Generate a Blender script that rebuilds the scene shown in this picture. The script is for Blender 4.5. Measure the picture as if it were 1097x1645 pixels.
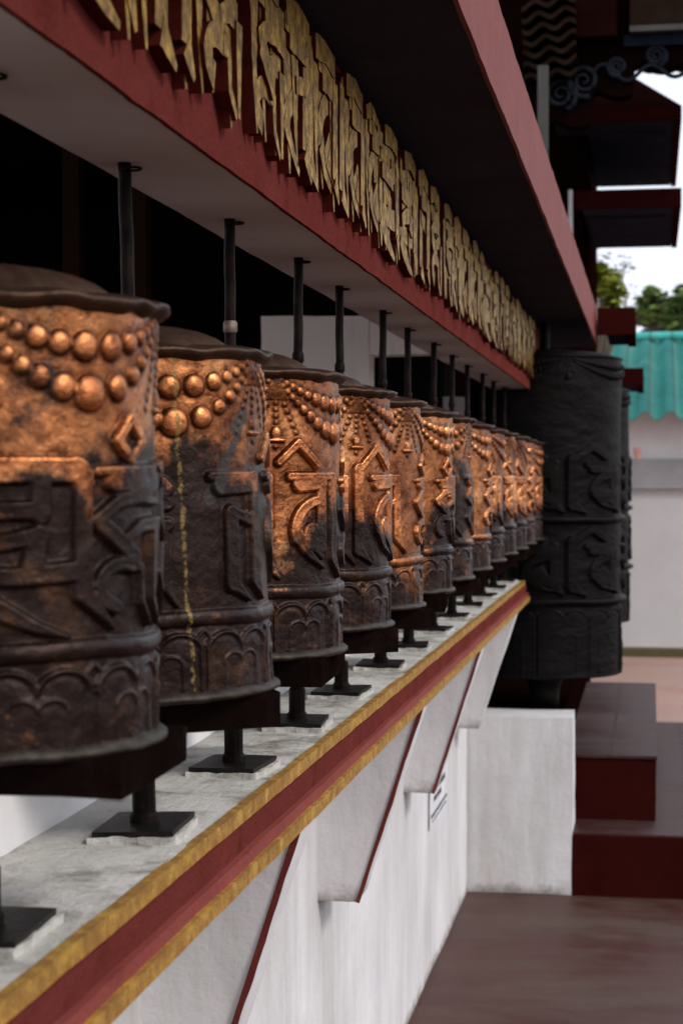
import bpy, bmesh, math, random
import numpy as np
from mathutils import Vector, Matrix, noise
random.seed(7)
R = math.radians
# ---------------------------------------------------------------- scene / camera / light
scn = bpy.context.scene
for o in list(bpy.data.objects): bpy.data.objects.remove(o)
C = bpy.data.collections.new('place'); scn.collection.children.link(C)
K = 0.8; H0 = 2.03 * K                      # layout unit in metres, eye height above the floor
W0, H0PX, F, VPX, VPY = 1097.0, 1645.0, 2900.0, 1045.0, 768.0
cam_d = bpy.data.cameras.new('camera'); cam = bpy.data.objects.new('camera', cam_d); C.objects.link(cam)
cam_d.sensor_fit = 'VERTICAL'; cam_d.sensor_height = 36.0
cam_d.lens = 36.0 * F / H0PX
cam_d.clip_end = 2000; cam_d.clip_start = 0.05
yaw = math.atan((VPX - W0/2) / F); pitch = -math.atan((H0PX/2 - VPY) / F * math.cos(yaw))
cam.location = (0, 0, H0)
cam.rotation_euler = (R(90) + pitch, 0, yaw)
cam_d.dof.use_dof = True; cam_d.dof.focus_distance = 2.75; cam_d.dof.aperture_fstop = 9.0
cam_d.dof.aperture_blades = 0
scn.camera = cam
world = bpy.data.worlds.new('World'); scn.world = world; world.use_nodes = True
SUN_EL, SUN_AZ = 38.0, 116.0                 # azimuth measured from +y towards +x
wn = world.node_tree.nodes; wl = world.node_tree.links
bg = wn['Background']; sky = wn.new('ShaderNodeTexSky'); sky.sky_type = 'NISHITA'; sky.sun_disc = False
sky.sun_elevation = R(SUN_EL); sky.sun_rotation = R(SUN_AZ); sky.air_density = 1.0; sky.dust_density = 4.0
tcw = wn.new('ShaderNodeTexCoord'); nzw = wn.new('ShaderNodeTexNoise'); nzw.inputs['Scale'].default_value = 2.2
nzw.inputs['Detail'].default_value = 4
rw = wn.new('ShaderNodeValToRGB'); rw.color_ramp.elements[0].color = (5.7, 6.0, 6.8, 1); rw.color_ramp.elements[1].color = (7.2, 7.3, 7.8, 1)
rw.color_ramp.elements[0].position = .35; rw.color_ramp.elements[1].position = .65
mxw = wn.new('ShaderNodeMixRGB'); mxw.inputs[0].default_value = 0.88
wl.new(tcw.outputs['Generated'], nzw.inputs['Vector']); wl.new(nzw.outputs['Fac'], rw.inputs['Fac'])
wl.new(sky.outputs['Color'], mxw.inputs[1]); wl.new(rw.outputs['Color'], mxw.inputs[2])
wl.new(mxw.outputs['Color'], bg.inputs['Color']); bg.inputs['Strength'].default_value = 0.14
sd = bpy.data.lights.new('sun', 'SUN'); sd.energy = 1.2; sd.angle = R(12); sd.color = (1, .95, .88)
sun = bpy.data.objects.new('sun', sd); C.objects.link(sun)
dirv = Vector((math.sin(R(SUN_AZ))*math.cos(R(SUN_EL)), math.cos(R(SUN_AZ))*math.cos(R(SUN_EL)), math.sin(R(SUN_EL))))
sun.rotation_euler = dirv.to_track_quat('Z', 'Y').to_euler()
scn.view_settings.view_transform = 'Standard'; scn.view_settings.look = 'None'
scn.view_settings.exposure = 0.42; scn.view_settings.gamma = 1
scn.render.engine = 'CYCLES'
scn.cycles.max_bounces = 8

# ---------------------------------------------------------------- materials
def mat(name):
    m = bpy.data.materials.new(name); m.use_nodes = True
    return m, m.node_tree.nodes, m.node_tree.links, m.node_tree.nodes['Principled BSDF']
def tex(n, l, scale, detail=6, rough=.6, coord='Object', stretch=None, kind='ShaderNodeTexNoise'):
    tc = n.new('ShaderNodeTexCoord'); t = n.new(kind)
    if kind == 'ShaderNodeTexNoise':
        t.inputs['Detail'].default_value = detail; t.inputs['Roughness'].default_value = rough
    t.inputs['Scale'].default_value = scale
    if stretch:
        mp = n.new('ShaderNodeMapping'); mp.inputs['Scale'].default_value = stretch
        l.new(tc.outputs[coord], mp.inputs['Vector']); l.new(mp.outputs['Vector'], t.inputs['Vector'])
    else: l.new(tc.outputs[coord], t.inputs['Vector'])
    return t
def ramp(n, l, src, stops):
    r = n.new('ShaderNodeValToRGB'); e = r.color_ramp.elements
    e[0].position, e[0].color = stops[0][0], tuple(stops[0][1]) + (1,)
    e[1].position, e[1].color = stops[-1][0], tuple(stops[-1][1]) + (1,)
    for p, c in stops[1:-1]:
        x = e.new(p); x.color = tuple(c) + (1,)
    l.new(src, r.inputs['Fac']); return r
def mix(n, l, fac, a, b, mode='MIX'):
    m = n.new('ShaderNodeMixRGB'); m.blend_type = mode
    for i, v in ((0, fac), (1, a), (2, b)):
        if hasattr(v, 'links'): l.new(v, m.inputs[i])
        elif i == 0: m.inputs[0].default_value = v
        else: m.inputs[i].default_value = tuple(v) + (1,)
    return m.outputs[0]
def math_n(n, l, op, a, b=None, clamp=False):
    m = n.new('ShaderNodeMath'); m.operation = op; m.use_clamp = clamp
    for i, v in ((0, a), (1, b)):
        if v is None: continue
        if hasattr(v, 'links'): l.new(v, m.inputs[i])
        else: m.inputs[i].default_value = v
    return m.outputs[0]
def bump(n, l, p, src, strength, dist=.01, prev=None):
    b = n.new('ShaderNodeBump'); b.inputs['Strength'].default_value = strength; b.inputs['Distance'].default_value = dist
    l.new(src, b.inputs['Height'])
    if prev is not None: l.new(prev, b.inputs['Normal'])
    l.new(b.outputs['Normal'], p.inputs['Normal']); return b.outputs['Normal']

def plaster(name, c1, c2, dirt=None, dscale=1.6, rough=.85, bs=.5, streak=False, fine=90, damt=(.55, .75), gloss=None, joint=False):
    m, n, l, p = mat(name); p.inputs['Specular IOR Level'].default_value = .5 if gloss else (.18 if max(c1) > .15 else 0.0)
    t = tex(n, l, 3.2, 8, .65)
    col = ramp(n, l, t.outputs['Fac'], [(.3, c1), (.7, c2)]).outputs['Color']
    if dirt:
        t2 = tex(n, l, dscale, 9, .72, stretch=(1.2, 1.2, .18) if streak else None)
        f = ramp(n, l, t2.outputs['Fac'], [(damt[0], (0, 0, 0)), (damt[1], (1, 1, 1))])
        col = mix(n, l, f.outputs['Color'], col, dirt)
    if joint:
        tcj = n.new('ShaderNodeTexCoord'); sj = n.new('ShaderNodeSeparateXYZ'); l.new(tcj.outputs['Object'], sj.inputs[0])
        tj = tex(n, l, 9, 8, .75)
        v = math_n(n, l, 'SUBTRACT', math_n(n, l, 'MULTIPLY', tj.outputs['Fac'], 1.6), math_n(n, l, 'MULTIPLY', sj.outputs['Z'], 11.0))
        fj = ramp(n, l, v, [(.42, (0,)*3), (.8, (.75,)*3)]); col = mix(n, l, fj.outputs['Color'], col, (.17, .14, .11))
    t3 = tex(n, l, fine, 6, .7)
    sp = ramp(n, l, t3.outputs['Fac'], [(.26, (.55,)*3), (.36, (1,)*3)])
    col = mix(n, l, .55, col, sp.outputs['Color'], 'MULTIPLY')
    l.new(col, p.inputs['Base Color'])
    if gloss:
        r = ramp(n, l, t.outputs['Fac'], [(.35, (gloss[0],)*3), (.65, (gloss[1],)*3)]); l.new(r.outputs['Color'], p.inputs['Roughness'])
    else: p.inputs['Roughness'].default_value = rough
    a = bump(n, l, p, tex(n, l, 14, 5, .6).outputs['Fac'], bs*.5, .02)
    bump(n, l, p, t3.outputs['Fac'], bs, .004, a)
    return m
M = {}
M['white'] = plaster('white_limewash', (.66, .655, .67), (.79, .78, .78), (.47, .45, .43), 1.1, .8, .35, True, 60, (.56, .85))
M['wall_white'] = plaster('weathered_white_wall', (.64, .63, .645), (.77, .76, .77), (.42, .40, .38), 1.1, .8, .35, True, 60, (.47, .70), joint=True)
M['far_white'] = plaster('bright_white_wall', (.62, .61, .62), (.70, .69, .69), None, 1.1, .8, .2)
M['soffit_white'] = plaster('white_soffit_paint', (.60, .57, .55), (.70, .67, .65), (.42, .38, .35), 5, .8, .5, False, 60, (.58, .8))
M['cement'] = plaster('whitewashed_cement', (.44, .425, .395), (.66, .65, .62), (.17, .145, .11), 8, .85, 1.0, False, 55, (.50, .68))
M['red'] = plaster('red_masonry_paint', (.118, .025, .021), (.160, .037, .031), (.08, .016, .013), 7, .55, .9, False, 130, (.55, .75))
M['red_light'] = plaster('faded_red_paint', (.19, .036, .030), (.25, .056, .047), (.14, .024, .02), 9, .6, .6, False, 120, (.55, .8))
M['fascia_red'] = plaster('rose_red_fascia_paint', (.165, .036, .031), (.21, .048, .042), (.10, .02, .017), 9, .6, .6, False, 120, (.55, .8))
M['dark_red'] = plaster('oxide_red_paint', (.026, .0042, .0036), (.038, .0058, .005), (.018, .003, .0025), 2, .6, .3, False, 60)
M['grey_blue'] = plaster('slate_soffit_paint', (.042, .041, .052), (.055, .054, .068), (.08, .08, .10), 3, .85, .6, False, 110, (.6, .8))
M['shaded_soffit'] = plaster('shaded_soffit_paint', (.020, .021, .030), (.032, .034, .046), None, 3, .85, .3)  # shade on the eave undersides is put into this dark base colour
M['grey_wall'] = plaster('grey_render', (.30, .30, .30), (.38, .38, .38), None, 3, .9, .3)
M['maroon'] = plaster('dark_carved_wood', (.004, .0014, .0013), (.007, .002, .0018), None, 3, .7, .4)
M['column'] = plaster('weathered_column_paint', (.06, .057, .054), (.09, .086, .082), (.03, .03, .028), 3, .8, .3, True)
M['room'] = plaster('unlit_room_plaster', (.012, .010, .010), (.018, .014, .013), None, 3, .95, .2)  # darkness of the unlit room is put into the near-black colour
M['old_wood'] = plaster('brown_post_wood', (.018, .010, .006), (.028, .015, .009), None, 3, .8, .2)
M['wood'] = plaster('black_brown_timber', (.004, .0025, .0022), (.009, .0048, .0042), (.016, .008, .007), 14, .55, .7, False, 90, (.5, .7))
M['jamb'] = plaster('pale_room_plaster', (.78, .74, .69), (.86, .82, .77), (.55, .50, .45), 3, .85, .3, True)

def floor_mat(name, c1, c2, wear, joints=False):
    m, n, l, p = mat(name)
    t = tex(n, l, .8, 9, .68); t2 = tex(n, l, 1.7, 10, .72, stretch=(.5, 1.1, 1))
    col = ramp(n, l, t.outputs['Fac'], [(.35, c1), (.65, c2)]).outputs['Color']
    f = ramp(n, l, t2.outputs['Fac'], [(.42, (0, 0, 0)), (.58, (.95, .95, .95))]).outputs['Color']
    col = mix(n, l, f, col, wear)
    sp = tex(n, l, 34, 4, .8)
    spr = ramp(n, l, sp.outputs['Fac'], [(.68, (0, 0, 0)), (.76, (.5, .5, .5))]).outputs['Color']
    col = mix(n, l, spr, col, (.32, .28, .26))
    if joints:
        br = n.new('ShaderNodeTexBrick'); br.offset = 0; br.inputs['Scale'].default_value = 1
        br.inputs['Mortar Size'].default_value = .005; br.inputs['Brick Width'].default_value = .62; br.inputs['Row Height'].default_value = .62
        tc = n.new('ShaderNodeTexCoord'); l.new(tc.outputs['Object'], br.inputs['Vector'])
        col = mix(n, l, br.outputs['Fac'], col, (.03, .014, .012))
    l.new(col, p.inputs['Base Color'])
    rr = ramp(n, l, t2.outputs['Fac'], [(.35, (.38,)*3), (.65, (.62,)*3)]); l.new(rr.outputs['Color'], p.inputs['Roughness']); p.inputs['Specular IOR Level'].default_value = .15
    bump(n, l, p, tex(n, l, 22, 6, .7).outputs['Fac'], .35, .004)
    return m
M['floor'] = floor_mat('worn_red_floor_paint', (.052, .0175, .014), (.074, .026, .021), (.090, .058, .048))
M['terrace'] = floor_mat('red_oxide_tiles', (.030, .011, .0105), (.044, .017, .016), (.075, .048, .047), True)
M['yard'] = floor_mat('sunlit_red_paving', (.36, .19, .155), (.43, .235, .19), (.42, .30, .25))  # brightness of the open, sunlit courtyard is put into the paving colour

def gold(name, face, edge, noise_s=60, metal=.75, rough=.42, dirt=(.07, .035, .012)):
    m, n, l, p = mat(name)
    t = tex(n, l, noise_s, 8, .75)
    c = ramp(n, l, t.outputs['Fac'], [(.36, dirt), (.5, face), (.66, edge)])
    l.new(c.outputs['Color'], p.inputs['Base Color']); p.inputs['Metallic'].default_value = metal
    rr = ramp(n, l, t.outputs['Fac'], [(.4, (rough+.2,)*3), (.7, (rough-.1,)*3)]); l.new(rr.outputs['Color'], p.inputs['Roughness'])
    bump(n, l, p, tex(n, l, 150, 5, .7).outputs['Fac'], .9, .003)
    return m
M['gilt'] = gold('gilt_letter_paint', (.30, .165, .036), (.80, .46, .06), 42, .92, .34, (.13, .075, .022))
M['gilt'].node_tree.nodes['Principled BSDF'].inputs['Specular IOR Level'].default_value = .1
M['gold_strip'] = gold('gold_trim_paint', (.36, .185, .032), (.62, .37, .06), 34, .3, .5, (.25, .12, .025))
M['letter_side'] = plaster('maroon_letter_edge', (.05, .008, .006), (.08, .014, .011), None, 6, .7, .4)

def copper():
    m, n, l, p = mat('aged_copper_repousse')
    tc = n.new('ShaderNodeTexCoord')
    def attr(nm, typ='GEOMETRY'):
        a = n.new('ShaderNodeAttribute'); a.attribute_name = nm; a.attribute_type = typ; return a.outputs['Fac']
    seed = attr('seed', 'OBJECT')
    cmb = n.new('ShaderNodeCombineXYZ'); l.new(seed, cmb.inputs[2]); l.new(seed, cmb.inputs[0])
    off = n.new('ShaderNodeVectorMath'); off.operation = 'ADD'
    l.new(tc.outputs['Object'], off.inputs[0]); l.new(cmb.outputs[0], off.inputs[1])
    def nz(s, d=8, r=.65, st=None):
        t = n.new('ShaderNodeTexNoise'); t.inputs['Scale'].default_value = s; t.inputs['Detail'].default_value = d; t.inputs['Roughness'].default_value = r
        if st:
            mp = n.new('ShaderNodeMapping'); mp.inputs['Scale'].default_value = st
            l.new(off.outputs[0], mp.inputs['Vector']); l.new(mp.outputs['Vector'], t.inputs['Vector'])
        else: l.new(off.outputs[0], t.inputs['Vector'])
        return t.outputs['Fac']
    pat, hgt, drip, stain = attr('patina'), attr('relief'), attr('drip'), attr('stain')
    p.inputs['Specular IOR Level'].default_value = .22
    # bare copper tone variation
    base = ramp(n, l, nz(9, 9, .7), [(.30, (.10, .034, .016)), (.42, (.30, .105, .040)), (.54, (.48, .19, .072)), (.64, (.68, .33, .15)), (.76, (.38, .165, .032))]).outputs['Color']
    spots = ramp(n, l, nz(75, 6, .75), [(.37, (.22, .16, .14)), (.47, (1, 1, 1))]).outputs['Color']
    base = mix(n, l, .8, base, spots, 'MULTIPLY')
    # grime plus painted-in shade in the hollows, wear plus painted highlight on raised work
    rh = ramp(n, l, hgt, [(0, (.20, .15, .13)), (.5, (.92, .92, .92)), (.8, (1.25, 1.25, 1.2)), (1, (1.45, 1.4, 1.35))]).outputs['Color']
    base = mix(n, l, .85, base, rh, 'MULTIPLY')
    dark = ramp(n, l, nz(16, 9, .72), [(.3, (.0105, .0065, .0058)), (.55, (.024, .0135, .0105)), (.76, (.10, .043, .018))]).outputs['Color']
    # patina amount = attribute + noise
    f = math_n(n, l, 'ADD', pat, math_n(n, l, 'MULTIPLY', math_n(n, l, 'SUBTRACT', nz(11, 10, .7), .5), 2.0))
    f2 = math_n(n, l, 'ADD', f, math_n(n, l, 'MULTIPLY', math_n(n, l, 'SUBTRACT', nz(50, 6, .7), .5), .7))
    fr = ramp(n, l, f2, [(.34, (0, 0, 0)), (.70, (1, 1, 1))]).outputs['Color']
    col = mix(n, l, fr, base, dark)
    st = ramp(n, l, math_n(n, l, 'ADD', stain, math_n(n, l, 'MULTIPLY', math_n(n, l, 'SUBTRACT', nz(60), .5), .9)), [(.45, (0, 0, 0)), (.6, (.9, .9, .9))]).outputs['Color']
    col = mix(n, l, st, col, (.035, .031, .027))
    dr = ramp(n, l, math_n(n, l, 'ADD', drip, math_n(n, l, 'MULTIPLY', math_n(n, l, 'SUBTRACT', nz(120, 5, .8), .5), 1.9)), [(.50, (0, 0, 0)), (.68, (.85, .85, .85))]).outputs['Color']
    col = mix(n, l, dr, col, (.22, .145, .04))
    # green-grey verdigris along the lower seam
    sep = n.new('ShaderNodeSeparateXYZ'); l.new(tc.outputs['Object'], sep.inputs[0])
    zz = ramp(n, l, math_n(n, l, 'ADD', math_n(n, l, 'MULTIPLY', sep.outputs['Z'], 45.0), math_n(n, l, 'MULTIPLY', nz(40), 1.1)), [(.35, (.5,)*3), (.75, (0,)*3)]).outputs['Color']
    col = mix(n, l, zz, col, (.12, .125, .095))
    l.new(col, p.inputs['Base Color'])
    mt = mix(n, l, fr, (.92,)*3, (.55,)*3); mt = mix(n, l, st, mt, (.2,)*3); mt = mix(n, l, dr, mt, (.0,)*3); l.new(mt, p.inputs['Metallic'])
    rb = ramp(n, l, nz(26, 7, .7), [(.3, (.22,)*3), (.7, (.46,)*3)]).outputs['Color']
    rb = mix(n, l, ramp(n, l, hgt, [(.6, (0,)*3), (.95, (.6,)*3)]).outputs['Color'], rb, (.16,)*3)
    rg = mix(n, l, fr, rb, (.25,)*3); l.new(rg, p.inputs['Roughness'])
    a = bump(n, l, p, nz(34, 5, .6), .6, .006)
    bump(n, l, p, nz(170, 5, .7), .5, .0016, a)
    return m
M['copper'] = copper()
def metal(name, c1, c2, s=20, metal_=.6, rough=.45, b=.6):
    m, n, l, p = mat(name); p.inputs['Specular IOR Level'].default_value = .06; t = tex(n, l, s, 8, .7)
    c = ramp(n, l, t.outputs['Fac'], [(.35, c1), (.68, c2)]); l.new(c.outputs['Color'], p.inputs['Base Color'])
    p.inputs['Metallic'].default_value = metal_; p.inputs['Roughness'].default_value = rough
    bump(n, l, p, tex(n, l, 80, 6, .7).outputs['Fac'], b, .003); return m
M['lid'] = metal('tarnished_lid_copper', (.026, .017, .013), (.14, .080, .052), 14, .75, .40)
M['rim'] = metal('verdigris_rim_copper', (.025, .020, .017), (.075, .064, .05), 40, .6, .42)
M['iron'] = metal('rusty_black_iron', (.005, .0035, .0035), (.018, .011, .009), 45, .3, .5)
M['plate'] = metal('blackened_steel_plate', (.010, .009, .009), (.026, .022, .020), 25, .5, .45)
M['black_patina'] = metal('sooty_bronze', (.0035, .003, .003), (.007, .0058, .0055), 9, .1, .5, .5)
M['black_patina'].node_tree.nodes['Principled BSDF'].inputs['Specular IOR Level'].default_value = .08
M['steel'] = metal('worn_bright_steel', (.14, .11, .09), (.26, .21, .18), 25, .7, .5)
def tile_mat():
    m, n, l, p = mat('turquoise_roof_paint'); t = tex(n, l, 1.6, 8, .7)
    tc = n.new('ShaderNodeTexCoord'); sep = n.new('ShaderNodeSeparateXYZ'); l.new(tc.outputs['Object'], sep.inputs[0])
    c = ramp(n, l, t.outputs['Fac'], [(.3, (.012, .20, .18)), (.5, (.022, .30, .27)), (.72, (.12, .34, .30))]).outputs['Color']
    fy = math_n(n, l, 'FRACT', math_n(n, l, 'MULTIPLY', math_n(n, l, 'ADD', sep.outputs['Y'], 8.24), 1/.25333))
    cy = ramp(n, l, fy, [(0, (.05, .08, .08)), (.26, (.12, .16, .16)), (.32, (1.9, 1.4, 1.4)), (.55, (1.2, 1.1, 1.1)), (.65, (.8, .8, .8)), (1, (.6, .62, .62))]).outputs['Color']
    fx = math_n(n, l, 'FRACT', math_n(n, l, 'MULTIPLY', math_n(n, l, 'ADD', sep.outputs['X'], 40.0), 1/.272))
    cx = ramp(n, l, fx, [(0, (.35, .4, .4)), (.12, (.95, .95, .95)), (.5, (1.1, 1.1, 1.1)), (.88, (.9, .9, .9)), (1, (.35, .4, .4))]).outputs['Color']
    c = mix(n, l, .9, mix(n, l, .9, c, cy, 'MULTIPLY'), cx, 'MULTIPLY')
    l.new(c, p.inputs['Base Color']); p.inputs['Roughness'].default_value = .6; return m
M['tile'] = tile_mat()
def flat(name, c, rough=.7, metal_=0):
    m, n, l, p = mat(name); p.inputs['Specular IOR Level'].default_value = .3 if max(c) > .04 else 0.0; t = tex(n, l, 12, 5)
    cc = ramp(n, l, t.outputs['Fac'], [(.3, tuple(x*.8 for x in c)), (.7, tuple(min(1, x*1.15) for x in c))]); l.new(cc.outputs['Color'], p.inputs['Base Color'])
    p.inputs['Roughness'].default_value = rough; p.inputs['Metallic'].default_value = metal_; return m
M['scroll'] = flat('slate_blue_scroll_paint', (.014,.017,.022))
M['teal'] = flat('dull_teal_paint', (.010,.014,.020))
M['tan'] = flat('dull_tan_paint', (.018, .011, .008))
M['red_dim'] = flat('dull_red_paint', (.010, .003, .0025))
M['paper'] = flat('white_notice_paper', (.70, .70, .74)); M['ink'] = flat('black_ink', (.05, .05, .055))
M['leaf_dark'] = flat('dark_green_leaf', (.045, .085, .022), .55); M['leaf_mid'] = flat('mid_green_leaf', (.09, .15, .035), .55)
M['leaf_light'] = flat('light_green_leaf', (.17, .25, .06), .55); M['leaf_yellow'] = flat('yellow_green_leaf', (.20, .24, .025), .55); M['bark'] = flat('grey_brown_bark', (.11, .085, .065), .9)
M['petal'] = flat('pale_dry_blossom', (.45, .44, .46)); M['verge'] = flat('mossy_kerb', (.10, .085, .04), .9)
M['pink'] = flat('pink_cloth', (.5, .25, .2))

# ---------------------------------------------------------------- mesh helpers
def P(X, D, z): return Vector((-X*K, D*K, z*K + H0))     # X: left of the camera, D: ahead, z: above the eye
def link(name, me, parent=None, m=None, loc=None, rotz=0.0):
    o = bpy.data.objects.new(name, me); C.objects.link(o)
    if m is not None and me is not None:
        for x in (m if isinstance(m, (list, tuple)) else [m]): me.materials.append(x)
    if loc is not None: o.location = loc
    o.rotation_euler.z = rotz
    if parent: o.parent = parent
    return o
def tag(o, label=None, cat=None, group=None, kind=None):
    for k, v in (('label', label), ('category', cat), ('group', group), ('kind', kind)):
        if v: o[k] = v
    return o
def empty(name, loc=(0, 0, 0), rotz=0.0):
    o = bpy.data.objects.new(name, None); C.objects.link(o); o.location = loc; o.rotation_euler.z = rotz; o.empty_display_size = .1
    return o
def mesh_from(name, bm, smooth=False):
    bmesh.ops.recalc_face_normals(bm, faces=bm.faces)
    me = bpy.data.meshes.new(name); bm.to_mesh(me); bm.free()
    if smooth: me.polygons.foreach_set('use_smooth', [True]*len(me.polygons))
    return me
def add_box(bm, lo, hi, seg=(1, 1, 1), amp=0.0, freq=6.0, seed=0.0, bevel=0.0):
    """subdivided box between two world points, its surface disturbed by smooth noise"""
    lo = Vector((min(lo[0], hi[0]), min(lo[1], hi[1]), min(lo[2], hi[2]))); hi_ = Vector((max(lo[0], hi[0]), max(lo[1], hi[1]), max(lo[2], hi[2])))
    return _grid_box(bm, lo, hi_, seg, amp, freq, seed)
def _grid_box(bm, lo, hi, seg, amp, freq, seed):
    vs = {}
    def v(i, j, k):
        key = (i, j, k)
        if key not in vs:
            p = Vector((lo.x+(hi.x-lo.x)*i/seg[0], lo.y+(hi.y-lo.y)*j/seg[1], lo.z+(hi.z-lo.z)*k/seg[2]))
            if amp:
                q = p*freq + Vector((seed, seed*1.7, -seed))
                p = p + amp*(noise.noise_vector(q) + .5*noise.noise_vector(q*3.1))
            vs[key] = bm.verts.new(p)
        return vs[key]
    nx, ny, nz = seg
    for k in (0, nz):
        for i in range(nx):
            for j in range(ny): bm.faces.new((v(i, j, k), v(i+1, j, k), v(i+1, j+1, k), v(i, j+1, k)))
    for j in (0, ny):
        for i in range(nx):
            for k in range(nz): bm.faces.new((v(i, j, k), v(i+1, j, k), v(i+1, j, k+1), v(i, j, k+1)))
    for i in (0, nx):
        for j in range(ny):
            for k in range(nz): bm.faces.new((v(i, j, k), v(i, j+1, k), v(i, j+1, k+1), v(i, j, k+1)))
def hbox(lo, hi, seg=(1, 1, 1), amp=0.0, freq=6.0, seed=0.0):
    lo2 = Vector([min(a, b) for a, b in zip(lo, hi)]); hi2 = Vector([max(a, b) for a, b in zip(lo, hi)])
    bm = bmesh.new(); _grid_box(bm, lo2, hi2, seg, amp, freq, seed); return bm
def ubox(name, X0, X1, D0, D1, z0, z1, m, parent=None, seg=None, amp=0.0, freq=6.0, seed=0.0, bevel=0.0):
    lo, hi = P(X0, D0, z0), P(X1, D1, z1)
    base = Vector(((lo.x+hi.x)/2, (lo.y+hi.y)/2, min(lo.z, hi.z)))
    if seg is None: seg = (1, 1, 1)
    bm = hbox(lo-base, hi-base, seg, amp, freq, seed)
    if bevel: bmesh.ops.bevel(bm, geom=[e for e in bm.edges if e.calc_face_angle(0) > 1.2], offset=bevel, segments=2, affect='EDGES')
    o = link(name, mesh_from(name, bm, False), parent, m, base)
    if amp or bevel: shade_auto(o)
    return o
def shade_auto(o, ang=40):
    me = o.data; me.polygons.foreach_set('use_smooth', [True]*len(me.polygons))
    bm = bmesh.new(); bm.from_mesh(me)
    for e in bm.edges: e.smooth = e.calc_face_angle(0) < R(ang)
    bm.to_mesh(me); bm.free()
def lathe(bm, prof, n=48, wob=0.0, seed=0.0, zw=0.0, wf=3.0):
    rings = []
    for i, (r, z) in enumerate(prof):
        ring = []
        for k in range(n):
            a = 2*math.pi*k/n; c, s = math.cos(a), math.sin(a)
            w = noise.noise(Vector((c*wf, s*wf, seed+z*8))) ; w2 = noise.noise(Vector((c*wf*1.3+5, s*wf*1.3, seed)))
            rr = r*(1+wob*w) if r > .001 else r
            ring.append(bm.verts.new((rr*c, rr*s, z + (zw*w2 if r > .02 else 0))))
        rings.append(ring)
    for a, b in zip(rings, rings[1:]):
        for k in range(n): bm.faces.new((a[k], a[(k+1) % n], b[(k+1) % n], b[k]))
    return rings
def tube(bm, pts, rad, n=8):
    rings = []
    for i, p in enumerate(pts):
        t = (pts[min(i+1, len(pts)-1)] - pts[max(i-1, 0)]).normalized()
        u = t.cross(Vector((0, 0, 1))) if abs(t.z) < .8 else t.cross(Vector((0, 1, 0)))
        u.normalize(); w = t.cross(u).normalized()
        r = rad(i/(len(pts)-1)) if callable(rad) else rad
        rings.append([bm.verts.new(p + r*(math.cos(2*math.pi*k/n)*u + math.sin(2*math.pi*k/n)*w)) for k in range(n)])
    for a, b in zip(rings, rings[1:]):
        for k in range(n): bm.faces.new((a[k], a[(k+1) % n], b[(k+1) % n], b[k]))
    bm.faces.new(rings[0][::-1]); bm.faces.new(rings[-1])

# ---------------------------------------------------------------- repousse relief of a wheel body
RB = 0.1495
def arc(cx, cy, rx, ry, a0, a1, n=9):
    return [(cx+rx*math.cos(R(a0+(a1-a0)*i/(n-1))), cy+ry*math.sin(R(a0+(a1-a0)*i/(n-1)))) for i in range(n)]
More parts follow.
